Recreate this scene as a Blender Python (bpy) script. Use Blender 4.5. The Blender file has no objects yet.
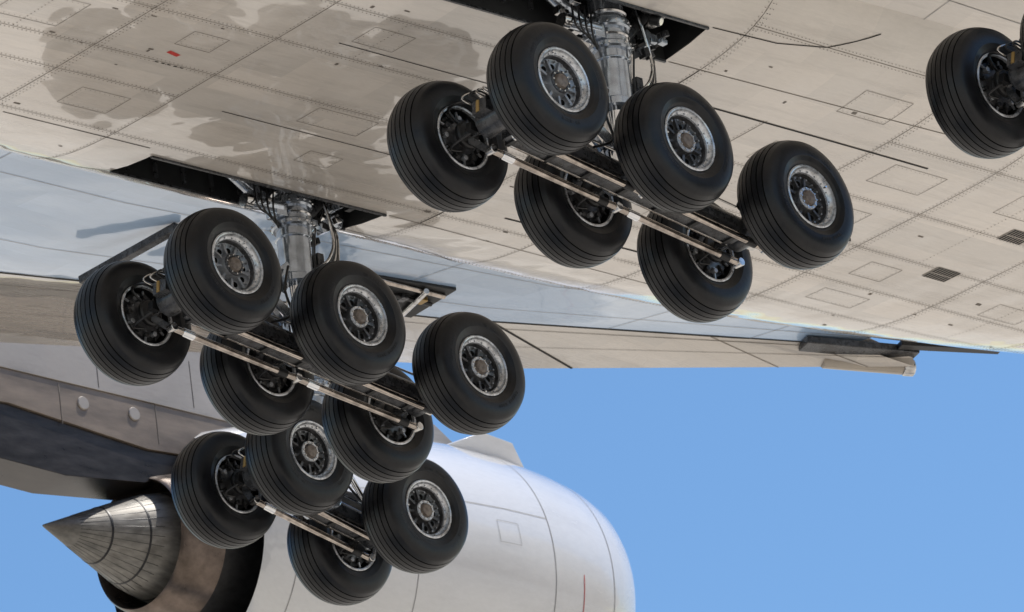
import bpy, math, random, bmesh
from mathutils import Vector, Matrix
random.seed(7)
scene = bpy.context.scene
V = Vector

# ------------------------------------------------------------------ materials
def new_mat(name):
    m = bpy.data.materials.new(name); m.use_nodes = True
    nt = m.node_tree; b = nt.nodes['Principled BSDF']
    return m, nt, b

def mat_basic(name, col, rough=0.5, metal=0.0, var=0.15, scale=6.0, bump=0.0, coat=0.0, dirt=None, dirt_amt=0.0, stretch=(1,1,1), rvar=0.1, spec=None):
    m, nt, b = new_mat(name)
    N = nt.nodes; L = nt.links
    tc = N.new('ShaderNodeTexCoord'); mp = N.new('ShaderNodeMapping')
    mp.inputs['Scale'].default_value = stretch
    L.new(tc.outputs['Object'], mp.inputs['Vector'])
    n1 = N.new('ShaderNodeTexNoise'); n1.inputs['Scale'].default_value = scale
    n1.inputs['Detail'].default_value = 6; n1.inputs['Roughness'].default_value = 0.6
    L.new(mp.outputs[0], n1.inputs['Vector'])
    ramp = N.new('ShaderNodeMapRange')
    ramp.inputs['From Min'].default_value = 0.3; ramp.inputs['From Max'].default_value = 0.7
    ramp.inputs['To Min'].default_value = 1-var; ramp.inputs['To Max'].default_value = 1+var*0.6
    L.new(n1.outputs['Fac'], ramp.inputs['Value'])
    mul = N.new('ShaderNodeVectorMath'); mul.operation = 'SCALE'
    mul.inputs[0].default_value = col[:3]
    L.new(ramp.outputs[0], mul.inputs['Scale'])
    last = mul.outputs[0]
    if dirt is not None:
        n2 = N.new('ShaderNodeTexNoise'); n2.inputs['Scale'].default_value = scale*0.45
        n2.inputs['Detail'].default_value = 8; n2.inputs['Roughness'].default_value = 0.65
        L.new(mp.outputs[0], n2.inputs['Vector'])
        r2 = N.new('ShaderNodeMapRange'); r2.inputs['From Min'].default_value = 0.48; r2.inputs['From Max'].default_value = 0.75
        r2.inputs['To Max'].default_value = dirt_amt
        L.new(n2.outputs['Fac'], r2.inputs['Value'])
        mx = N.new('ShaderNodeMix'); mx.data_type = 'RGBA'
        L.new(r2.outputs[0], mx.inputs[0]); L.new(last, mx.inputs[6]); mx.inputs[7].default_value = (*dirt, 1)
        last = mx.outputs[2]
    L.new(last, b.inputs['Base Color'])
    b.inputs['Metallic'].default_value = metal
    rr = N.new('ShaderNodeMapRange'); rr.inputs['To Min'].default_value = max(0.02, rough-rvar); rr.inputs['To Max'].default_value = rough+rvar
    L.new(n1.outputs['Fac'], rr.inputs['Value']); L.new(rr.outputs[0], b.inputs['Roughness'])
    b.inputs['Coat Weight'].default_value = coat; b.inputs['Coat Roughness'].default_value = 0.08
    if spec is not None: b.inputs['Specular IOR Level'].default_value = spec
    if bump > 0:
        bp = N.new('ShaderNodeBump'); bp.inputs['Strength'].default_value = 1.0; bp.inputs['Distance'].default_value = bump
        L.new(n1.outputs['Fac'], bp.inputs['Height']); L.new(bp.outputs[0], b.inputs['Normal'])
    return m

def mat_skin(name, col, dirtcol, dirt=0.5, rough=0.28, coat=0.6, wav=0.012, panel=0.86):
    """aircraft skin paint: fore-aft grime streaks, patchy repaint, gentle oil-canning"""
    m, nt, b = new_mat(name); N = nt.nodes; L = nt.links
    tc = N.new('ShaderNodeTexCoord')
    def noise(sc, stretch, det=6, ro=0.6, loc=(0,0,0)):
        mp = N.new('ShaderNodeMapping'); mp.inputs['Scale'].default_value = stretch; mp.inputs['Location'].default_value = loc
        L.new(tc.outputs['Object'], mp.inputs['Vector'])
        n = N.new('ShaderNodeTexNoise'); n.inputs['Scale'].default_value = sc; n.inputs['Detail'].default_value = det
        n.inputs['Roughness'].default_value = ro; L.new(mp.outputs[0], n.inputs['Vector']); return n.outputs['Fac']
    def rng(src, a, b_, c, d):
        r = N.new('ShaderNodeMapRange'); r.inputs['From Min'].default_value = a; r.inputs['From Max'].default_value = b_
        r.inputs['To Min'].default_value = c; r.inputs['To Max'].default_value = d; L.new(src, r.inputs['Value']); return r.outputs[0]
    streak = rng(noise(2.2, (0.22, 2.2, 1), 8, 0.7), 0.5, 0.78, 0, dirt)
    blotch = rng(noise(0.45, (1, 1, 1), 3, 0.5, (3, 7, 0)), 0.45, 0.7, 0, dirt*0.55)
    fine = rng(noise(14, (0.5, 2, 1), 8, 0.75), 0.35, 0.75, 0.94, 1.03)
    vo = N.new('ShaderNodeTexBrick')
    mp = N.new('ShaderNodeMapping'); mp.inputs['Scale'].default_value = (0.42, 0.42, 0.42); L.new(tc.outputs['Object'], mp.inputs['Vector'])
    L.new(mp.outputs[0], vo.inputs['Vector']); vo.inputs['Mortar Size'].default_value = 0
    vo.inputs['Color1'].default_value = (1,1,1,1); vo.inputs['Color2'].default_value = (panel,panel+.01,panel+.02,1); vo.inputs['Scale'].default_value = 1.0
    c1 = N.new('ShaderNodeVectorMath'); c1.operation = 'SCALE'; c1.inputs[0].default_value = col; L.new(fine, c1.inputs['Scale'])
    c2 = N.new('ShaderNodeVectorMath'); c2.operation = 'MULTIPLY'; L.new(c1.outputs[0], c2.inputs[0]); L.new(vo.outputs['Color'], c2.inputs[1])
    ad = N.new('ShaderNodeMath'); ad.operation = 'ADD'; ad.use_clamp = True; L.new(streak, ad.inputs[0]); L.new(blotch, ad.inputs[1])
    mx = N.new('ShaderNodeMix'); mx.data_type = 'RGBA'; L.new(ad.outputs[0], mx.inputs[0]); L.new(c2.outputs[0], mx.inputs[6]); mx.inputs[7].default_value = (*dirtcol, 1)
    L.new(mx.outputs[2], b.inputs['Base Color'])
    L.new(rng(ad.outputs[0], 0, 1, rough, rough+0.3), b.inputs['Roughness'])
    b.inputs['Coat Weight'].default_value = coat; b.inputs['Coat Roughness'].default_value = 0.03; b.inputs['Coat IOR'].default_value = 1.65
    wv = noise(0.9, (1, 1, 1), 2, 0.45)
    bp = N.new('ShaderNodeBump'); bp.inputs['Distance'].default_value = wav; bp.inputs['Strength'].default_value = 1
    L.new(wv, bp.inputs['Height']); L.new(bp.outputs[0], b.inputs['Normal']); L.new(bp.outputs[0], b.inputs['Coat Normal'])
    return m

M_belly = mat_skin('belly_paint', (0.77, 0.70, 0.62), (0.32, 0.28, 0.24), 0.42, 0.2, 1.0, 0.06)
M_wing  = mat_skin('wing_paint', (0.64, 0.585, 0.52), (0.32, 0.28, 0.24), 0.4, 0.25, 0.9, 0.03)
M_skytint  = mat_skin('wing_sky_reflection_tint', (0.48, 0.65, 0.88), (0.42, 0.50, 0.62), 0.3, 0.2, 0.9, 0.03)  # wing paint tinted blue: the sky's reflection is put into the base colour
M_nac   = mat_skin('nacelle_paint', (0.70, 0.70, 0.70), (0.40, 0.40, 0.40), 0.3, 0.22, 1.0, 0.012, 0.95)
M_pylon = mat_skin('pylon_paint', (0.40, 0.345, 0.28), (0.15, 0.125, 0.10), 0.6, panel=0.95)
M_titan = mat_basic('pylon_titanium', (0.24, 0.19, 0.145), 0.4, metal=0.2, var=0.35, scale=2.5, stretch=(0.4,1,1.6), dirt=(0.08,0.06,0.045), dirt_amt=0.8)
M_line  = mat_basic('panel_gap', (0.17, 0.145, 0.12), 0.7, var=0.4)
M_gap   = mat_basic('door_gap', (0.02, 0.018, 0.016), 0.8)
M_seam  = mat_basic('cowl_seam', (0.30, 0.30, 0.30), 0.7, var=0.3)
M_rivet = mat_basic('rivet', (0.16, 0.135, 0.11), 0.5, var=0.3)
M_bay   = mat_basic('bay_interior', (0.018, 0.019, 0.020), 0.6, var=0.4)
M_red   = mat_basic('red_marking', (0.5, 0.03, 0.02), 0.4)
M_tire  = mat_basic('tyre_rubber', (0.0065, 0.007, 0.009), 0.37, var=0.4, scale=10, bump=0.003, dirt=(0.026, 0.025, 0.024), dirt_amt=0.35, spec=0.36)
M_groove= mat_basic('tyre_groove', (0.003, 0.003, 0.003), 0.9, spec=0.1)
M_letter= mat_basic('tyre_lettering', (0.03, 0.03, 0.032), 0.5)
M_rim   = mat_basic('rim_aluminium', (0.62, 0.635, 0.66), 0.28, metal=0.65, var=0.35, scale=14, dirt=(0.10, 0.09, 0.08), dirt_amt=0.75)
M_disc  = mat_basic('wheel_disc', (0.12, 0.12, 0.125), 0.36, metal=0.6, var=0.6, scale=16, dirt=(0.02, 0.018, 0.016), dirt_amt=0.9)
M_discl = mat_basic('wheel_disc_clean', (0.34, 0.35, 0.37), 0.34, metal=0.55, var=0.4, scale=12, dirt=(0.06, 0.055, 0.05), dirt_amt=0.8)
M_dark  = mat_basic('sooty_steel', (0.018, 0.018, 0.019), 0.42, metal=0.3, var=0.5, scale=12)
M_grey  = mat_basic('gear_grey_enamel', (0.52, 0.57, 0.64), 0.16, metal=0.75, var=0.25, scale=7, coat=0.5, dirt=(0.09, 0.085, 0.08), dirt_amt=0.6)
M_grey2 = mat_basic('gear_dark_enamel', (0.080, 0.083, 0.09), 0.28, metal=0.5, var=0.5, scale=11, dirt=(0.022, 0.02, 0.018), dirt_amt=0.9)
M_chrome= mat_basic('chrome_piston', (0.84, 0.85, 0.87), 0.10, metal=1.0, var=0.15, rvar=0.05)
M_bronze= mat_basic('brake_rod', (0.52, 0.46, 0.41), 0.14, metal=1.0, var=0.4, scale=10, dirt=(0.09, 0.07, 0.06), dirt_amt=0.7)
M_steel = mat_basic('steel_rod', (0.66, 0.65, 0.64), 0.18, metal=1.0, var=0.4, scale=10)
M_rust  = mat_basic('hub_cap_grease', (0.20, 0.165, 0.14), 0.5, metal=0.4, var=0.5, scale=20, dirt=(0.09,0.05,0.03), dirt_amt=0.7)
M_hose  = mat_basic('rubber_hose', (0.012, 0.012, 0.013), 0.35)
M_yellow= mat_basic('brass_fitting', (0.36, 0.24, 0.09), 0.4, metal=0.6)
M_cone  = mat_basic('exhaust_cone_metal', (0.21, 0.20, 0.18), 0.5, metal=0.35, var=0.5, scale=3, stretch=(0.5,3,3), dirt=(0.07,0.058,0.045), dirt_amt=0.85)
M_nozz  = mat_basic('exhaust_nozzle_metal', (0.17, 0.135, 0.115), 0.3, metal=0.85, var=0.5, scale=3, dirt=(0.05,0.04,0.03), dirt_amt=0.8)
M_heat  = mat_basic('heat_shield_metal', (0.055, 0.048, 0.043), 0.3, metal=0.6, var=0.6, scale=3, stretch=(0.5,1,2), dirt=(0.02,0.018,0.015), dirt_amt=0.8)
M_lamp  = mat_basic('lamp_glass', (0.8, 0.8, 0.8), 0.1, metal=0.8)

# ------------------------------------------------------------------ builder
class Bld:
    def __init__(s): s.v=[]; s.f=[]; s.m=[]; s.mats=[]
    def mi(s, mat):
        if mat not in s.mats: s.mats.append(mat)
        return s.mats.index(mat)
    def add(s, vs, fs, mat, M=None):
        o=len(s.v)
        s.v += [tuple(M @ V(p)) if M else tuple(p) for p in vs]
        k = s.mi(mat)
        for f in fs: s.f.append([i+o for i in f]); s.m.append(k)
    def lathe(s, prof, org, axis, mat, seg=32, M=None, mats=None, ang0=0):
        org=V(org); ax=V(axis).normalized()
        t = V((0,0,1)) if abs(ax.z)<0.9 else V((1,0,0))
        u = ax.cross(t).normalized(); w = ax.cross(u)
        for j in range(len(prof)-1):
            vs=[]; fs=[]
            for (a,r) in (prof[j],prof[j+1]):
                for i in range(seg):
                    th=2*math.pi*i/seg+ang0
                    vs.append(org+ax*a+(u*math.cos(th)+w*math.sin(th))*r)
            for i in range(seg):
                k=(i+1)%seg; fs.append([i,k,seg+k,seg+i])
            s.add(vs,fs,mats[j] if mats else mat,M)
    def cyl(s,p1,p2,r,mat,r2=None,seg=20,M=None):
        p1=V(p1);p2=V(p2);L=(p2-p1).length; r2=r if r2 is None else r2
        b=min(0.12*r,0.02)
        s.lathe([(0,0.0001),(0,r-b),(b,r),(L-b,r2),(L,r2-b),(L,0.0001)],p1,p2-p1,mat,seg,M)
    def box(s,c,size,mat,M=None,R=None):
        x,y,z=[q/2 for q in size]; c=V(c)
        vs=[V(p) for p in ((-x,-y,-z),(x,-y,-z),(x,y,-z),(-x,y,-z),(-x,-y,z),(x,-y,z),(x,y,z),(-x,y,z))]
        if R: vs=[R@p for p in vs]
        vs=[p+c for p in vs]
        s.add(vs,[[0,3,2,1],[4,5,6,7],[0,1,5,4],[1,2,6,5],[2,3,7,6],[3,0,4,7]],mat,M)
    def bar(s,p1,p2,w,h,mat,M=None):
        p1=V(p1);p2=V(p2);d=(p2-p1);L=d.length
        R=d.to_track_quat('X','Z').to_matrix()
        s.box((p1+p2)/2,(L,w,h),mat,M,R)
    def tube(s,pts,r,mat,M=None,seg=8,n=8):
        P=[V(p) for p in pts]; Q=[]
        for i in range(len(P)-1):
            p0=P[max(i-1,0)];p1=P[i];p2=P[i+1];p3=P[min(i+2,len(P)-1)]
            for k in range(n):
                t=k/n
                Q.append(0.5*((2*p1)+(p2-p0)*t+(2*p0-5*p1+4*p2-p3)*t*t+(-p0+3*p1-3*p2+p3)*t**3))
        Q.append(P[-1]); vs=[];fs=[]
        for i,q in enumerate(Q):
            d=(Q[min(i+1,len(Q)-1)]-Q[max(i-1,0)]).normalized()
            t=V((0.13,0.31,0.94)); u=d.cross(t).normalized(); w=d.cross(u)
            for k in range(seg):
                a=2*math.pi*k/seg; vs.append(q+(u*math.cos(a)+w*math.sin(a))*r)
        for i in range(len(Q)-1):
            for k in range(seg):
                l=(k+1)%seg; fs.append([i*seg+k,i*seg+l,(i+1)*seg+l,(i+1)*seg+k])
        s.add(vs,fs,mat,M)
    def mesh(s,name,smooth=35):
        me=bpy.data.meshes.new(name); me.from_pydata(s.v,[],s.f)
        for mt in s.mats: me.materials.append(mt)
        me.polygons.foreach_set('material_index',s.m)
        bm=bmesh.new(); bm.from_mesh(me); bmesh.ops.remove_doubles(bm,verts=bm.verts,dist=0.0004)
        bmesh.ops.recalc_face_normals(bm,faces=bm.faces) ; bm.to_mesh(me); bm.free()
        me.shade_smooth(); me.set_sharp_from_angle(angle=math.radians(smooth))
        return me
    def obj(s,name,parent=None,smooth=35,bevel=0):
        o=bpy.data.objects.new(name,s.mesh(name,smooth)); scene.collection.objects.link(o)
        if parent: o.parent=parent
        if bevel:
            md=o.modifiers.new('bevel','BEVEL'); md.width=bevel; md.segments=2; md.limit_method='ANGLE'; md.angle_limit=math.radians(50)
        return o
def empty(name,loc=(0,0,0)):
    o=bpy.data.objects.new(name,None); o.location=loc; scene.collection.objects.link(o); return o

# ------------------------------------------------------------------ fuselage (x fwd, y port, z up; origin under centreline at main bogies)
def sst(a,b,x):
    t=max(0,min(1,(x-a)/(b-a))); return t*t*(3-2*t)
def sec(x):
    m=sst(-10.5,-3.0,x)*(1-sst(4,16.5,x))
    w=3.6+0.45*m; p=2+3*m; zb=1.72+0.14*m; H=3.6-1.2*m
    k=1.0
    if x>30: k=math.sqrt(max(0.0,1-((x-30)/10)**2))
    if x<-18: k=max(0.02,1-((-18-x)/20)**1.5*0.97)
    return w,p,zb,H,k
def bz(x,y):
    w,p,zb,H,k=sec(x); t=min(0.9999,abs(y)/w)
    return zb+H*(1-(1-t**p)**(1/p))
BA=-2.28
BAYS=[(BA,1.35,2.38,3.10),(BA,1.35,-3.10,-2.38)]
xs=sorted(set([-38,-34,-30,-26,-22,-18,-15,-12]+[round(-10+0.4*i,3) for i in range(66)]+[18,22,26,30,33,35,37,38.5,39.6,40]+[BA,1.35]))
yf=sorted(set([round(-3.1+0.31*i,3) for i in range(21)]+[-2.38,2.38,-3.1,3.1]))
fr=[0.2,0.4,0.58,0.74,0.86,0.94,0.98,1.0]
fus=Bld(); rows=[]
vs=[]
for x in xs:
    w,p,zb,H,k=sec(x); row=[]
    ylist=[(-3.1-(w-3.1)*f) for f in reversed(fr)]+yf+[(3.1+(w-3.1)*f) for f in fr]
    zc=zb+H
    for y in ylist: row.append((x,y*k,zc+(bz(x,y)-zc)*k))
    n=24
    for i in range(1,n):
        th=math.pi*i/n; row.append((x,w*math.cos(th)*k,zc+(8.4-H)*math.sin(th)*k))
    rows.append((row,ylist)); vs+=row
nr=len(rows[0][0]); fs=[]
for i in range(len(xs)-1):
    for j in range(nr):
        l=(j+1)%nr
        yl=rows[i][1]
        if j<len(yl)-1:
            xm=(xs[i]+xs[i+1])/2; ym=(yl[j]+yl[j+1])/2
            if any(a<xm<b and c<ym<d for a,b,c,d in BAYS): continue
        fs.append([i*nr+j,i*nr+l,(i+1)*nr+l,(i+1)*nr+j])
fus.add(vs,fs,M_belly)
fuselage=empty('airplane_fuselage')
fus.obj('fuselage_skin',fuselage,50)
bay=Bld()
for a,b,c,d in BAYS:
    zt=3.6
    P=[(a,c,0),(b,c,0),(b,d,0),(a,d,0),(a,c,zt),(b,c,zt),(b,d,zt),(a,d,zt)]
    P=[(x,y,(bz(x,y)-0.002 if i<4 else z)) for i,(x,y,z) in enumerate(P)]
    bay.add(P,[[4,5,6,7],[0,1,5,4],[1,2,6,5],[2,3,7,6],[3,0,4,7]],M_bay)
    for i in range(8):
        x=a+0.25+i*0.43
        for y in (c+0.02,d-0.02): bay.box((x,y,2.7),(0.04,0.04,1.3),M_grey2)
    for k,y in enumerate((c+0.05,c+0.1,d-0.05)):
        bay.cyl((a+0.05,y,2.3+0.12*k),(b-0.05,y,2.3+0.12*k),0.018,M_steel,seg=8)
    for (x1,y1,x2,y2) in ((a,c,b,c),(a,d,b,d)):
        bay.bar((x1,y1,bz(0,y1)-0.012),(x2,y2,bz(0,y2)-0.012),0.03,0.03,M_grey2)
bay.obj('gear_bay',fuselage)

class Lines:
    def __init__(s): s.b=Bld()
    def ribbon(s,pts,fn,w,mat,off=0.004,step=0.15):
        vs=[];fs=[]
        for (p,q) in zip(pts[:-1],pts[1:]):
            p=V((*p,0));q=V((*q,0)); L=(q-p).length; n=max(1,int(L/step)); d=(q-p).normalized(); t=V((-d.y,d.x,0))*w/2
            o=len(vs)
            for i in range(n+1):
                c=p+(q-p)*(i/n)
                for sg in (-1,1):
                    e=c+t*sg; vs.append((e.x,e.y,fn(e.x,e.y)-off))
            for i in range(n): fs.append([o+2*i,o+2*i+1,o+2*i+3,o+2*i+2])
        s.b.add(vs,fs,mat)
    def rivets(s,p,q,fn,pitch=0.06,sz=0.017,off=0.005,mat=None):
        p=V((*p,0));q=V((*q,0)); L=(q-p).length; n=int(L/pitch); vs=[];fs=[]; h=sz/2
        for i in range(n):
            c=p+(q-p)*((i+0.5)/n); z=fn(c.x,c.y)-off; o=len(vs)
            vs+=[(c.x+h*math.cos(a),c.y+h*math.sin(a),z) for a in (0,1.047,2.094,3.1416,4.189,5.236)]
            fs.append([o,o+1,o+2,o+3,o+4,o+5])
        s.b.add(vs,fs,mat or M_rivet)
    def rect(s,x,y,w,h,fn,lw=0.007,riv=True,mat=None):
        a,b,c,d=x-w/2,x+w/2,y-h/2,y+h/2
        s.ribbon([(a,c),(b,c),(b,d),(a,d),(a,c)],fn,lw,mat or M_line)
        if riv:
            g=0.035
            for e,f in (((a+g,c+g),(b-g,c+g)),((b-g,c+g),(b-g,d-g)),((b-g,d-g),(a+g,d-g)),((a+g,d-g),(a+g,c+g))): s.rivets(e,f,fn,0.07,0.012)
ln=Lines()
def inbay(x,y,g=0.05): return any(a-g<x<b+g and c-g<y<d+g for a,b,c,d in BAYS)
for x,dbl in ((-9.5,1),(-7.2,1),(-4.85,1),(-3.1,0),(1.9,1),(3.6,0),(5.4,1),(7.3,1),(9.6,1),(11.8,1),(14,1)):
    for y0,y1 in ((-3.7,-1.8),(-1.8,0.3),(0.3,2.1),(2.1,3.6)):
        if x==3.6 and y0<-1.9: continue
        ln.ribbon([(x,y0),(x,y1)],bz,0.009,M_line)
        ln.rivets((x-0.04,y0),(x-0.04,y1),bz)
        if dbl: ln.rivets((x+0.04,y0),(x+0.04,y1),bz); ln.rivets((x+0.085,y0),(x+0.085,y1),bz)
for y,x0,x1 in ((2.05,-10,14),(0.95,-10,-3.1),(0.3,-10,14),(-0.75,-10,14),(-1.75,-10,2.7),(-2.05,5.4,14),(1.2,3.6,14),(-3.3,1.9,9),(3.3,1.9,7.3)):
    ln.ribbon([(x0,y),(x1,y)],bz,0.007,M_line)
    ln.rivets((x0,y-0.035),(x1,y-0.035),bz); ln.rivets((x0,y+0.035),(x1,y+0.035),bz)
for (x,y0,y1) in ((-6.0,-1.7,0.3),(-2.0,-1.7,-0.8),(0.2,-0.7,0.9),(4.5,-0.7,1.2),(8.4,-2,0.3),(10.7,-2,2)):
    ln.rivets((x,y0),(x,y1),bz)
for s_ in (1,-1):
    ln.ribbon([(-2.4,1.0*s_),(1.9,1.0*s_)],bz,0.014,M_gap)
    ln.ribbon([(2.7,1.75*s_),(6.4,1.75*s_)],bz,0.030,M_gap)
    ln.ribbon([(1.9,2.38*s_),(1.9,1.0*s_)],bz,0.016,M_gap)
    ln.ribbon([(1.4,2.38*s_),(6.2,2.5*s_)],bz,0.012,M_line)
    ln.ribbon([(-2.45,2.2*s_),(-4.6,2.2*s_)],bz,0.014,M_gap)
    ln.ribbon([(1.4,3.12*s_),(2.4,3.16*s_),(3.1,3.3*s_),(3.7,3.62*s_)],bz,0.014,M_gap)
for (x,y,w,h) in ((-3.9,1.45,0.7,0.45),(-5.7,1.5,0.5,0.5),(-3.8,-0.3,0.5,0.35),(-6,-0.2,0.9,0.6),(-1,0.6,0.9,0.4),(0.4,-0.2,0.6,0.35),(2.7,0.7,0.6,0.4),(4.5,0.75,0.7,0.5),
        (6.4,-0.2,0.7,0.55),(6.4,-1.4,0.9,0.5),(8.4,-1.5,0.6,0.5),(8.1,0.75,0.55,0.4),(8.3,1.6,0.8,0.35),(10.5,-0.3,0.9,0.5),(10.6,-1.3,0.6,0.4),(4.4,-1.2,0.6,0.5),(4.6,-2.6,0.8,0.5),(6.6,-2.7,0.6,0.5),(3.0,-0.2,0.4,0.3),(10.7,0.9,0.7,0.4),(12.9,-0.6,0.8,0.5),(-2,-1.3,0.6,0.4),(-0.5,1.5,0.5,0.3)):
    ln.rect(x,y,w,h,bz)
ln.ribbon([(-3.98,0.06),(-3.80,0.10)],bz,0.06,M_red)
for i in range(5):
    ln.ribbon([(-3.95+0.09*i,0.33),(-3.9+0.09*i,0.33)],bz,0.02,M_gap)
for (x,y) in ((8.93,0.4),(8.93,-0.88)):
    ln.ribbon([(x-0.2,y),(x+0.2,y)],bz,0.30,M_gap,0.006)
    for i in range(9): ln.ribbon([(x-0.2+0.05*i,y-0.15),(x-0.2+0.05*i,y+0.15)],bz,0.010,M_pylon,0.010)
    ln.ribbon([(x-0.2,y),(x+0.2,y)],bz,0.014,M_pylon,0.012)
for i in range(60):
    x=random.uniform(-7,12);y=random.uniform(-3,2.8)
    if inbay(x,y,0.2): continue
    ln.ribbon([(x,y),(x+random.uniform(0.03,0.09),y)],bz,random.choice((0.02,0.03,0.05)),random.choice((M_rivet,M_line)))
ln.b.obj('panel_lines',fuselage)
hw=Bld()
for (x,y) in ((-6.2,0.9),(6.9,0.1),(10.2,-0.6)):
    z=bz(x,y); hw.box((x,y,z-0.04),(0.12,0.02,0.10),M_grey2)
hw.obj('drain_masts',fuselage,bevel=0.004)

# ------------------------------------------------------------------ wings
def mk_wing(sg):
    root=empty('airplane_wing')
    R=[(11.7,2.9,2.75),(6,3.3,2.40),(-1,3.3,2.34),(-9,3.3,2.6)]
    Bd=[(11.19,4,2.65),(5.89,6.2,2.89),(-0.56,7.2,2.67),(-9,9,3.3)]
    Le=[(11.95,3.6,2.33),(8.15,7,2.90),(3.46,12,4.32),(-4,20,6.5)]
    def q(A,B,C,D,u,v):
        A,B,C,D=[V((p[0],p[1]*sg,p[2])) for p in (A,B,C,D)]
        return (A*(1-u)+B*u)*(1-v)+(D*(1-u)+C*u)*v
    w=Bld()
    def patch(A,B,C,D,mat,n=8):
        vs=[];fs=[]
        for i in range(n+1):
            for j in range(n+1): vs.append(q(A,B,C,D,i/n,j/n))
        for i in range(n):
            for j in range(n): a=i*(n+1)+j; fs.append([a,a+1,a+n+2,a+n+1])
        w.add(vs,fs,mat)
    main=M_skytint if sg>0 else M_belly  # only the port underside gets the painted-in sky reflection
    def up(p,h): return (p[0],p[1],p[2]+h)
    for i in range(3):
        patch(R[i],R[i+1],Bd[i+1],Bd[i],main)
        patch(Bd[i],Bd[i+1],Le[i+1],Le[i],M_wing)
        patch(up(R[i],0.9 if i==0 else 1.6),up(R[i+1],1.6),up(Bd[i+1],1.0),up(Bd[i],0.25 if i==0 else 1.0),M_wing)
        patch(up(Bd[i],0.25 if i==0 else 1.0),up(Bd[i+1],1.0),up(Le[i+1],0.25),up(Le[i],0.12),M_wing)
        patch(up(Le[i],0.12),up(Le[i+1],0.25),Le[i+1],Le[i],M_wing)
    T=(-20,38,9.4);L4=(-16,38,9.5)
    patch(Bd[3],T,L4,Le[3],M_wing); patch(up(Bd[3],1),up(T,.2),up(L4,.15),up(Le[3],.25),M_wing)
    patch(Le[3],L4,up(L4,.15),up(Le[3],.25),M_wing)
    patch(R[3],Bd[3],up(Bd[3],1),up(R[3],1.6),M_wing); patch(Bd[3],T,up(T,.2),up(Bd[3],1),M_wing)
    w.obj('wing_skin',root,40)
    l=Bld()
    def seam(fn,wid,mat,n=30,off=0.006):
        P=[fn(i/n)+V((0,0,-off)) for i in range(n+1)]
        vs=[];fs=[]
        for i,p in enumerate(P):
            d=(P[min(i+1,n)]-P[max(i-1,0)]).normalized(); t=d.cross(V((0,0,1))).normalized()*wid/2
            vs+=[p-t,p+t]
        for i in range(n): fs.append([2*i,2*i+1,2*i+3,2*i+2])
        l.add(vs,fs,mat)
    for i in range(3):
        seam(lambda t:q(Bd[i],Bd[i+1],Le[i+1],Le[i],t,0.0),0.045,M_gap)
        seam(lambda t:q(Bd[i],Bd[i+1],Le[i+1],Le[i],t,0.16),0.012,M_line)
        seam(lambda t:q(Bd[i],Bd[i+1],Le[i+1],Le[i],t,0.55),0.008,M_line)
        for u in ((0.12,0.35,0.88) if i==0 else (0.3,0.55,0.8)):
            seam(lambda t:q(Bd[i],Bd[i+1],Le[i+1],Le[i],u,t),0.035 if u==0.88 else 0.012,M_gap if u==0.88 else M_line,10)
        for v in (0.3,0.75): seam(lambda t:q(R[i],R[i+1],Bd[i+1],Bd[i],t,v),0.010,M_seam)
        for u in (0.25,0.6): seam(lambda t:q(R[i],R[i+1],Bd[i+1],Bd[i],u,t),0.010,M_seam,10)
    l.obj('wing_seams',root)
    h=Bld()
    m=Matrix.Scale(sg,4,(0,1,0))
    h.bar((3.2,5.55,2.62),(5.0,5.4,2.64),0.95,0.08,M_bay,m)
    h.cyl((3.3,5.05,2.56),(4.9,5.1,2.57),0.035,M_bronze,M=m); h.cyl((3.3,5.3,2.54),(4.9,5.35,2.56),0.03,M_dark,M=m)
    h.cyl((4.5,5.0,2.53),(4.8,5.8,2.57),0.04,M_steel,M=m)
    for k in range(5): h.box((3.6+0.27*k,5.5-0.05*k,2.56),(0.12,0.14,0.07),(M_grey2,M_yellow,M_dark)[k%3],m)
    h.bar((0.15,4.7,2.42),(-0.05,6.3,2.30),0.12,0.10,M_grey2,m)
    h.cyl((11.0,4.35,2.52),(12.0,3.85,2.42),0.10,M_pylon,M=m)
    h.cyl((12.0,3.85,2.42),(12.14,3.78,2.41),0.115,M_steel,M=m)
    h.bar((10.5,4.2,2.62),(12.0,3.6,2.52),0.3,0.10,M_grey2,m)
    h.bar((11.6,3.5,2.54),(12.9,2.9,2.48),0.16,0.08,M_dark,m)
    h.obj('wing_fittings',root,bevel=0.01)
    return root
mk_wing(1); mk_wing(-1)

# ------------------------------------------------------------------ jet engine
EY,EZ=13.0,2.28
eng=empty('jet_engine',(4.74,EY,EZ))
e=Bld()
X=(1,0,0);O0=(0,0,0)
cowl=[(2.55,1.60),(2.7,1.71),(3.4,1.92),(4.4,2.09),(5.5,2.18),(6.6,2.21),(7.6,2.18),(8.4,2.09),(8.95,1.99),(9.25,1.89),(9.40,1.79),(9.36,1.68),(9.15,1.60),(8.5,1.52),(7.4,1.48)]
e.lathe(cowl,O0,X,M_nac,96)
e.obj('fan_cowl',eng,40)
e=Bld()
e.lathe([(2.56,1.595),(2.6,1.55),(4.5,1.66),(6.0,1.64)],O0,X,M_dark,72)
e.lathe([(6.0,1.64),(6.0,0.2)],O0,X,M_dark,48)
e.lathe([(7.4,1.48),(7.4,0.4),(8.1,0.0001)],O0,X,M_dark,48)
e.lathe([(4.4,1.25),(3.4,1.22),(2.5,1.12),(2.3,1.08)],O0,X,M_dark,72)
e.obj('fan_duct',eng,40)
e=Bld()
e.lathe([(2.32,1.085),(2.25,1.07),(1.95,0.985),(1.90,0.975),(1.72,0.93),(1.68,0.90),(1.72,0.87),(2.6,0.9)],O0,X,M_nozz,72)
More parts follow.
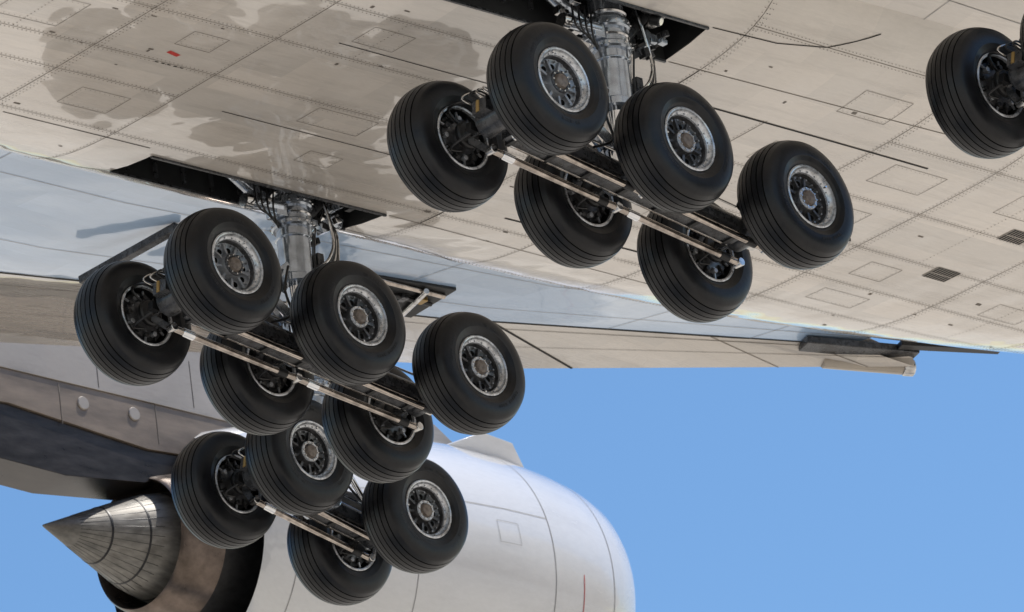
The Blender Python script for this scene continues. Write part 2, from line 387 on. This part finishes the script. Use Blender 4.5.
e.lathe([(0.0,0.0001),(0.03,0.02),(1.0,0.42),(1.6,0.66),(2.1,0.78),(2.6,0.80)],O0,X,M_cone,72)
for a,r in ((0.9,0.382),(1.4,0.582),(1.9,0.735)):
    e.lathe([(a,r+0.002),(a+0.015,r+0.010),(a+0.03,r+0.012)],O0,X,M_dark,72)
for k in range(30):
    th=2*math.pi*k/30
    p=lambda a,r:(a,r*math.cos(th),r*math.sin(th))
    e.cyl(p(0.5,0.213),p(1.6,0.662),0.004,M_dark,seg=5)
e.obj('exhaust_cone',eng,40)
e=Bld()
def cr(a):
    for (a0,r0),(a1,r1) in zip(cowl[:-1],cowl[1:]):
        if a0<=a<=a1: return r0+(r1-r0)*(a-a0)/(a1-a0)
    return 2
for a,wd in ((4.9,0.012),(7.45,0.014),(8.75,0.014),(3.0,0.012)):
    e.lathe([(a,cr(a)+0.006),(a+wd,cr(a+wd)+0.006)],O0,X,M_seam,96)
for th in (0.25,1.9,2.7,3.6,4.6):
    vs=[];fs=[];n=24
    for i in range(n+1):
        a=3.0+(7.45-3.0)*i/n; r=cr(a)+0.006
        for s_ in (-1,1):
            t=th+s_*0.0025; vs.append((a,-r*math.cos(t),r*math.sin(t)))
    for i in range(n): fs.append([2*i,2*i+1,2*i+3,2*i+2])
    e.add(vs,fs,M_seam)
def cpanel(a0,a1,t0,t1,mt=M_seam,solid=False):
    n=10
    L_=((a0,a1,t0,t1),) if solid else ((a0,a1,t0,t0+0.003),(a0,a1,t1,t1+0.003),(a0,a0+0.007,t0,t1),(a1,a1+0.007,t0,t1))
    for (A0,A1,T0,T1) in L_:
        vs=[];fs=[]
        for i in range(n+1):
            for j in range(n+1):
                a=A0+(A1-A0)*i/n;t=T0+(T1-T0)*j/n;r=cr(a)+0.007
                vs.append((a,-r*math.cos(t),r*math.sin(t)))
        for i in range(n):
            for j in range(n): k=i*(n+1)+j; fs.append([k,k+1,k+n+2,k+n+1])
        e.add(vs,fs,mt)
cpanel(6.4,6.8,0.0,0.15)
cpanel(8.05,8.065,-0.45,-0.1,M_red,True)
e.obj('cowl_seams',eng)
e=Bld()
def prism(poly,y0,y1,mat,M=None):
    n=len(poly); vs=[(x,y0,z) for x,z in poly]+[(x,y1,z) for x,z in poly]
    fs=[list(range(n)),list(range(2*n-1,n-1,-1))]+[[i,(i+1)%n,n+(i+1)%n,n+i] for i in range(n)]
    e.add(vs,fs,mat,M)
Rk=Matrix.Rotation(math.radians(30),4,'X')
prism([(6.6,2.15),(8.3,2.05),(7.9,2.42),(7.3,2.48)],-0.02,0.02,M_nac,Rk)
prism([(8.0,2.0),(7.2,2.55),(3.2,2.9),(-0.8,2.75),(-8,2.6),(-8,2.0),(-0.8,2.0),(3.5,1.9),(5,1.9)],-0.42,0.42,M_pylon)
prism([(5.0,1.898),(3.5,1.898),(-0.8,1.998),(-8,1.998),(-8,1.35),(-0.7,1.50),(1.7,1.24),(3.4,1.3),(5,1.5)],-0.40,0.40,M_titan)
prism([(3.4,1.3),(1.7,1.238),(-0.7,1.498),(-8,1.348),(-8,0.95),(-3.0,0.8),(0.2,0.62),(1.6,0.75),(2.4,1.0),(3.4,1.05)],-0.36,0.36,M_heat)
for x in (0.6,1.5): e.cyl((x,-0.425,1.72),(x,-0.39,1.72),0.10,M_pylon)
for x in (-1.5,0.2,1.9,3.3): e.box((x,-0.402,1.65),(0.015,0.01,0.6),M_line)
for x in (-1.2,0.9,2.6): e.box((x,-0.422,2.35),(0.012,0.01,0.7),M_line)
e.obj('pylon',eng,30,bevel=0.02)

# ------------------------------------------------------------------ wheel (axis along local y, outboard face -y)
def mk_wheel(name,disc,rimring):
    wb=Bld()
    WA,WR=1.13,1.055
    prof=[(-0.20,0.350),(-0.225,0.366),(-0.245,0.40),(-0.249,0.405),(-0.258,0.45),(-0.262,0.455),(-0.262,0.463),(-0.263,0.50),(-0.258,0.55),(-0.242,0.60),(-0.222,0.634)]
    RC=lambda a:0.70-0.058*(abs(a)/0.208)**2.3
    gro=[-0.16,-0.098,-0.034,0.034,0.098,0.16]
    tp=[(-0.208,RC(0.208))]
    mats=[M_tire]*len(prof)
    for g_ in gro:
        tp+=[(g_-0.006,RC(g_-0.006)),(g_-0.005,RC(g_)-0.011),(g_+0.005,RC(g_)-0.011),(g_+0.006,RC(g_+0.006))]
        mats+=[M_tire,M_groove,M_groove,M_groove]
    tp+=[(0.208,RC(0.208))]; mats+=[M_tire]
    full=prof+tp+[(-a,r) for a,r in reversed(prof)]; mats+=[M_tire]*len(prof)
    full=[(a*WA,r*WR) for a,r in full]
    wb.lathe(full,(0,0,0),(0,1,0),M_tire,96,mats=mats)
    # moulded sidewall lettering
    for (t0,nn) in ((0.3,11),(2.6,7),(4.2,9)):
        for k in range(nn):
            if k in (4,): continue
            t=t0+k*0.075; hh=0.017
            for dt,wt in ((-0.018,0.008),(0.012,0.006)):
                c,s_=math.cos(t+dt),math.sin(t+dt)
                wb.bar(((0.525-hh)*c,-0.2975,(0.525-hh)*s_),((0.525+hh)*c,-0.2975,(0.525+hh)*s_),wt,0.005,M_letter)
    o_=-0.022
    rp=[(-0.20,0.366),(-0.236,0.382),(-0.244,0.368),(-0.238,0.352),(-0.21,0.345),(-0.190,0.330),(-0.180,0.312),(-0.160,0.305)]
    wb.lathe([(a+o_,r) for a,r in rp],(0,0,0),(0,1,0),M_rim,64)
    wb.lathe([(-0.182,0.305),(-0.125,0.295)],(0,0,0),(0,1,0),M_disc,64)
    wb.lathe([(-0.125,0.295),(-0.11,0.25),(-0.105,0.165),(-0.15,0.15),(-0.19,0.135)],(0,0,0),(0,1,0),disc,64)
    wb.lathe([(-0.19,0.135),(-0.205,0.128),(-0.205,0.10),(-0.19,0.095)],(0,0,0),(0,1,0),rimring,48)
    wb.lathe([(-0.19,0.095),(-0.235,0.078),(-0.245,0.055),(-0.245,0.0001)],(0,0,0),(0,1,0),M_rust,32)
    for k in range(18):
        th=2*math.pi*k/18; c,s_=math.cos(th),math.sin(th)
        wb.cyl((0.270*c,-0.11,0.270*s_),(0.270*c,-0.15,0.270*s_),0.012,M_discl,seg=8)
        th+=0.17; c,s_=math.cos(th),math.sin(th)
        wb.cyl((0.323*c,-0.195,0.323*s_),(0.323*c,-0.218,0.323*s_),0.008,M_discl,seg=8)
    for k in range(9):
        th=2*math.pi*k/9+0.1; c,s_=math.cos(th),math.sin(th)
        wb.bar((0.15*c,-0.13,0.15*s_),(0.285*c,-0.128,0.285*s_),0.032,0.03,disc)
        th+=0.35; c,s_=math.cos(th),math.sin(th)
        wb.cyl((0.210*c,-0.09,0.210*s_),(0.210*c,-0.116,0.210*s_),0.034,M_groove,seg=14)
    for k in range(10):
        th=2*math.pi*k/10; c,s_=math.cos(th),math.sin(th)
        wb.cyl((0.115*c,-0.20,0.115*s_),(0.115*c,-0.222,0.115*s_),0.010,M_steel,seg=8)
    wb.cyl((0.33,-0.215,0),(0.33,-0.25,0.0),0.012,M_chrome,seg=8)
    wb.lathe([(0.20-o_,0.366),(0.236-o_,0.382),(0.244-o_,0.368),(0.238-o_,0.352),(0.21-o_,0.345)],(0,0,0),(0,1,0),M_rim,64)
    wb.lathe([(0.21-o_,0.345),(0.05,0.335),(0.02,0.30),(0.02,0.0001)],(0,0,0),(0,1,0),M_dark,64)
    wb.lathe([(0.03,0.31),(0.17,0.31),(0.185,0.295),(0.185,0.25)],(0,0,0),(0,1,0),M_dark,48)
    wb.lathe([(0.185,0.25),(0.20,0.24),(0.215,0.20),(0.215,0.1),(0.26,0.09)],(0,0,0),(0,1,0),M_disc,48)
    for k in range(12):
        th=2*math.pi*k/12; c,s_=math.cos(th),math.sin(th)
        wb.cyl((0.235*c,0.19,0.235*s_),(0.235*c,0.25,0.235*s_),0.030,M_dark if k%3 else M_discl,seg=12)
        wb.bar((0.19*c,0.225,0.19*s_),(0.325*c,0.20,0.325*s_),0.02,0.02,M_discl if k%2 else M_dark)
    return wb.mesh(name,32)
wheel_a=mk_wheel('braked_wheel_mesh',M_disc,M_rim)
wheel_b=mk_wheel('plain_wheel_mesh',M_discl,M_grey2)

# ------------------------------------------------------------------ landing gear
def mk_gear(loc,axles,track,pitch,roll,hleg,tilt=0.1,mir=1):
    root=empty('landing_gear',loc)
    Mb=Matrix.Rotation(math.radians(roll),4,'X')@Matrix.Rotation(math.radians(pitch),4,'Y')
    n=0
    for ai,ax in enumerate(axles):
        for sd in (-1,1):
            me=wheel_b if (ai==0 and len(axles)==3) else wheel_a
            o=bpy.data.objects.new('wheel_%d'%n,me); scene.collection.objects.link(o); o.parent=root
            spin=Matrix.Rotation(random.uniform(0,6.28),4,'Y')
            base=Matrix.Translation((ax,sd*track/2,0))
            flip=Matrix.Identity(4) if sd<0 else Matrix.Rotation(math.pi,4,'Z')
            o.matrix_local=Mb@base@flip@spin; n+=1
    a0,a1=axles[0],axles[-1]
    b=Bld()
    b.cyl((a0-0.12,0,0),(a1+0.12,0,0),0.13,M_grey2,M=Mb,seg=28)
    for xx in (a0,a1): b.cyl((xx,-0.2,0),(xx,0.2,0),0.17,M_grey2,M=Mb,seg=28)
    b.bar((a0+0.15,0,-0.06),(a1-0.15,0,-0.06),0.17,0.24,M_grey2,Mb)
    for sd in (-1,1):
        b.bar((a0+0.25,sd*0.10,-0.19),(a1-0.2,sd*0.10,-0.19),0.03,0.03,M_steel,Mb)
        b.bar((a0+0.2,sd*0.13,-0.06),(a1-0.25,sd*0.13,-0.04),0.03,0.10,M_grey2,Mb)
    nb=int((a1-a0)/0.6)
    for i in range(nb+1):
        xx=a0+0.25+(a1-a0-0.5)*i/nb
        b.box((xx,0,-0.175),(0.05,0.26,0.06),M_dark,Mb)
    for ax in axles:
        b.cyl((ax,-track/2+0.05,0),(ax,track/2-0.05,0),0.072,M_steel,M=Mb)
        b.cyl((ax,-0.24,0),(ax,0.24,0),0.12,M_grey2,M=Mb)
        for sd in (-1,1):
            y=sd*(track/2-0.27)
            b.cyl((ax,y,0),(ax,y-sd*0.08,0),0.16,M_dark,M=Mb)
            b.bar((ax,y-sd*0.05,-0.05),(ax+0.10,sd*0.24,-0.27),0.05,0.08,M_grey2,Mb)
            b.cyl((ax+0.10,sd*0.16,-0.27),(ax+0.10,sd*0.27,-0.27),0.05,M_steel,M=Mb)
            b.box((ax-0.12,sd*0.28,-0.05),(0.10,0.08,0.10),M_dark,Mb)
            b.tube([(ax-0.1,y,0.14),(ax-0.28,y-sd*0.05,0.22),(ax-0.3,sd*0.2,0.16),(ax-0.1,sd*0.14,0.12)],0.016,M_hose,Mb)
            b.tube([(ax-0.12,sd*0.3,-0.1),(ax-0.2,y,-0.22),(ax-0.05,y,-0.2)],0.013,M_hose,Mb)
    for sd in (-1,1):
        y=sd*0.215
        for i in range(len(axles)-1):
            x0=axles[i]+0.10; x1=axles[i+1]+0.10
            b.cyl((x0,y,-0.27),(x1,y,-0.27),0.042,M_bronze,M=Mb)
            b.cyl((x0+0.15,y,-0.27),(x0+0.32,y,-0.27),0.052,M_chrome,M=Mb)
            b.cyl((x1-0.3,y,-0.27),(x1-0.16,y,-0.27),0.050,M_dark,M=Mb)
        b.cyl((a0+0.3,sd*0.17,0.14),(a1-0.3,sd*0.17,0.14),0.014,M_steel,M=Mb,seg=8)
    for sd in (-1,1):
        b.cyl((a0+0.1,sd*0.16,0.17),(a0+0.75,sd*0.14,0.19),0.05,M_grey,M=Mb); b.cyl((a0-0.14,sd*0.2,0.13),(a0+0.1,sd*0.16,0.17),0.028,M_chrome,M=Mb)
    b.box((a0-0.2,0,0.05),(0.14,0.22,0.16),M_grey2,Mb); b.cyl((a0-0.26,0.02,-0.02),(a0-0.26,0.02,0.12),0.03,M_yellow,M=Mb)
    for k in range(8):
        b.box((a0-0.22+0.05*k,-0.2+0.055*k,0.18),(0.06,0.05,0.07),random.choice((M_grey,M_dark,M_steel)),Mb)
    for k in range(5):
        b.tube([(a0-0.1,-0.3+0.1*k,0.1),(a0-0.3-0.02*k,-0.25+0.1*k,0.15),(a0-0.2,-0.1+0.05*k,0.28),(a0+0.15,-0.1+0.04*k,0.2)],0.012,random.choice((M_hose,M_steel)),Mb)
    b.box((a1+0.17,0,0),(0.1,0.24,0.22),M_steel,Mb)
    b.obj('bogie_beam',root,bevel=0.006)
    l=Bld(); T=lambda x,y,z:(x+tilt*z/2.0,y,z)
    l.cyl(T(0,0,0.0),T(0,0,1.0),0.14,M_chrome,seg=32)
    l.cyl((0,-0.25,0),(0,0.25,0),0.15,M_grey,seg=28)
    for sd in (-1,1): l.bar((0,sd*0.2,0.0),T(0,sd*0.13,0.42),0.07,0.22,M_grey)
    l.cyl(T(0,0,0.30),T(0,0,0.45),0.19,M_grey,seg=32)
    l.cyl(T(0,0,0.80),T(0,0,hleg-0.1),0.20,M_grey,seg=40)
    l.cyl(T(0,0,0.78),T(0,0,0.90),0.225,M_grey,seg=40)
    for z,r,h_,mt in ((1.36,0.22,0.04,M_grey),(1.50,0.25,0.09,M_grey),(1.66,0.235,0.03,M_steel),(1.76,0.255,0.12,M_grey),(1.94,0.235,0.04,M_steel)):
        l.cyl(T(0,0,z),T(0,0,z+h_),r,mt,seg=40)
    for z in (1.545,1.82):
        for k in range(16):
            th=2*math.pi*k/16; c,s_=math.cos(th),math.sin(th)
            p=V(T(0,0,z)); l.cyl(p+V((0.24*c,0.24*s_,0)),p+V((0.268*c,0.268*s_,0)),0.014,M_steel,seg=8)
    l.box(T(0.30,-0.06,1.12),(0.10,0.14,0.22),M_grey2); l.box(T(-0.28,-0.05,1.68),(0.16,0.2,0.16),M_grey)
    l.cyl(T(-0.75,-0.1,1.70),T(-0.25,-0.1,1.72),0.07,M_grey); l.cyl(T(-0.83,-0.1,1.70),T(-0.72,-0.1,1.70),0.09,M_steel)
    l.cyl(T(-0.2,0.05,1.75),(-1.5,0.05,2.55),0.085,M_grey); l.cyl(T(0.2,0,1.7),(1.25,0.05,2.65),0.075,M_grey2)
    l.cyl(T(0.2,0.10,1.35),(0.95,0.06,2.3),0.040,M_steel); l.cyl(T(0.16,0.18,1.2),(0.85,0.2,2.3),0.04,M_steel)
    l.bar(T(0.0,0.2,1.9),(0.1,0.5*mir,2.7),0.1,0.14,M_grey2)
    for sd in (-1,1):
        l.bar(T(-0.17,sd*0.07,1.0),(-0.56,sd*0.05,0.66),0.045,0.11,M_grey)
        l.bar((-0.56,sd*0.03,0.66),(-0.18,sd*0.09,0.32),0.045,0.11,M_grey)
    l.cyl((-0.56,-0.12,0.66),(-0.56,0.12,0.66),0.05,M_steel)
    l.cyl(T(0.18,0,0.98),(0.5,0,0.55),0.065,M_grey); l.cyl((0.5,0,0.55),(0.82,0,0.06),0.038,M_chrome)
    for (x,y,z) in ((0.56,-0.24,1.95),(0.42,-0.28,2.05)):
        l.cyl((x,y,z),(x+0.05,y-0.10,z-0.06),0.065,M_dark); l.cyl((x+0.05,y-0.10,z-0.06),(x+0.055,y-0.11,z-0.066),0.052,M_lamp)
    for k in range(20):
        x=random.uniform(0.38,1.0); z=1.05+x*0.9+random.uniform(-0.05,0.3); y=random.uniform(-0.15,0.15)
        l.box((x,y,z),(random.uniform(.05,.11),random.uniform(.05,.12),random.uniform(.05,.13)),random.choice((M_grey,M_grey2,M_dark,M_dark,M_steel)),None,Matrix.Rotation(random.uniform(-.5,.5),3,'Y'))
    for k in range(8):
        x=random.uniform(-0.75,-0.3); l.box((x,random.uniform(-.15,.1),1.78+random.uniform(-0.08,.25)),(random.uniform(.05,.12),.08,random.uniform(.05,.12)),random.choice((M_grey,M_grey2,M_steel)))
    l.obj('shock_strut',root,bevel=0.006)
    h=Bld()
    for k in range(7):
        y=-0.16+0.05*k; dx=0.06*k
        h.tube([(0.26+0.02*k,y,1.0+0.05*k),(0.42+dx,y-0.04,1.15),(0.56+dx,y,1.42+0.03*k),(0.5+dx,y,1.8),(0.4+dx*0.7,y,2.15)],0.014 if k%2 else 0.018,M_hose if k%3 else M_steel)
    for k in range(4):
        th=0.7+0.3*k; c,s_=math.cos(th),math.sin(th)
        h.tube([T(0.225*s_,-0.225*c,0.6),T(0.235*s_,-0.235*c,0.95),T(0.24*s_,-0.24*c,1.2),T(0.27*s_,-0.27*c,1.5)],0.010,random.choice((M_hose,M_steel)))
    for k in range(4):
        h.tube([(-0.3-0.1*k,-0.15,1.9),(-0.4-0.08*k,-0.22,1.6),(-0.34-0.03*k,-0.2,1.4+0.04*k),(-0.2,-0.1,1.5)],0.012,M_hose)
    h.tube([(0.2,-0.14,0.95),(0.32,-0.2,0.6),(0.25,-0.2,0.3),(0.5,-0.2,0.05)],0.016,M_hose); h.tube([(-0.2,-0.14,0.95),(-0.35,-0.2,0.6),(-0.3,-0.2,0.3),(-0.6,-0.18,0.15)],0.016,M_hose)
    h.obj('hydraulic_lines',root)
    return root
A=1.88
mk_gear((0.03,-2.7,0.055),[-A,0,A],1.61,9.5,-0.8,2.9)
mk_gear((0.03,2.7,0.05),[-A,0,A],1.61,9.0,-0.8,2.9)
W=0.96
mk_gear((3.57,6.40,0.04),[-W,W],1.40,14,2.5,3.0,mir=-1)
mk_gear((3.57,-6.50,0.07),[-W,W],1.40,14,2.5,3.0)

# ------------------------------------------------------------------ ground
M_ground=mat_basic('dry_ground',(0.55,0.49,0.40),0.9,var=0.35,scale=0.02,dirt=(0.34,0.30,0.25),dirt_amt=0.8)
g=Bld(); S_=15000
g.add([(-S_,-S_,-28),(S_,-S_,-28),(S_,S_,-28),(-S_,S_,-28)],[[0,1,2,3]],M_ground); g.obj('ground')

# ------------------------------------------------------------------ camera
F=V((.724,-.174,-.667)).normalized(); S=V((.678,.356,.643)); S=(S-F*S.dot(F)).normalized(); U=-(F.cross(S))
Mx=Matrix((F,-S,U))
Oc=V((-.619,.427,-67.74))
loc=-(Mx@Oc)
cam=bpy.data.cameras.new('camera'); co=bpy.data.objects.new('camera',cam); scene.collection.objects.link(co)
m4=Mx.to_4x4(); m4.translation=loc; co.matrix_world=m4
cam.sensor_width=36; cam.lens=210.59; cam.clip_start=1; cam.clip_end=30000
cam.dof.use_dof=True; cam.dof.focus_distance=67.0; cam.dof.aperture_fstop=4.0
scene.camera=co

# ------------------------------------------------------------------ light
el=math.radians(66); d=V((0.8,-0.45,0)).normalized()
sd=V((d.x*math.cos(el),d.y*math.cos(el),math.sin(el)))
sun=bpy.data.lights.new('sun','SUN'); sun.energy=5.0; sun.angle=math.radians(0.5); sun.color=(1,0.95,0.88)
so=bpy.data.objects.new('sun',sun); scene.collection.objects.link(so); so.rotation_euler=(-sd).to_track_quat('-Z','Y').to_euler(); so.location=(0,0,60)
w=bpy.data.worlds.new('World'); scene.world=w; w.use_nodes=True
nt=w.node_tree; bg=nt.nodes['Background']
sky=nt.nodes.new('ShaderNodeTexSky'); sky.sky_type='NISHITA'; sky.sun_disc=False; sky.sun_elevation=el; sky.sun_rotation=math.atan2(sd.x,sd.y)
sky.air_density=1.0; sky.dust_density=0.4; sky.ozone_density=1.2
hs=nt.nodes.new('ShaderNodeHueSaturation'); hs.inputs['Saturation'].default_value=1.22; hs.inputs['Value'].default_value=1.05
nt.links.new(sky.outputs[0],hs.inputs['Color']); nt.links.new(hs.outputs[0],bg.inputs[0]); bg.inputs[1].default_value=0.15
scene.view_settings.view_transform='Standard'; scene.view_settings.look='None'; scene.view_settings.exposure=0
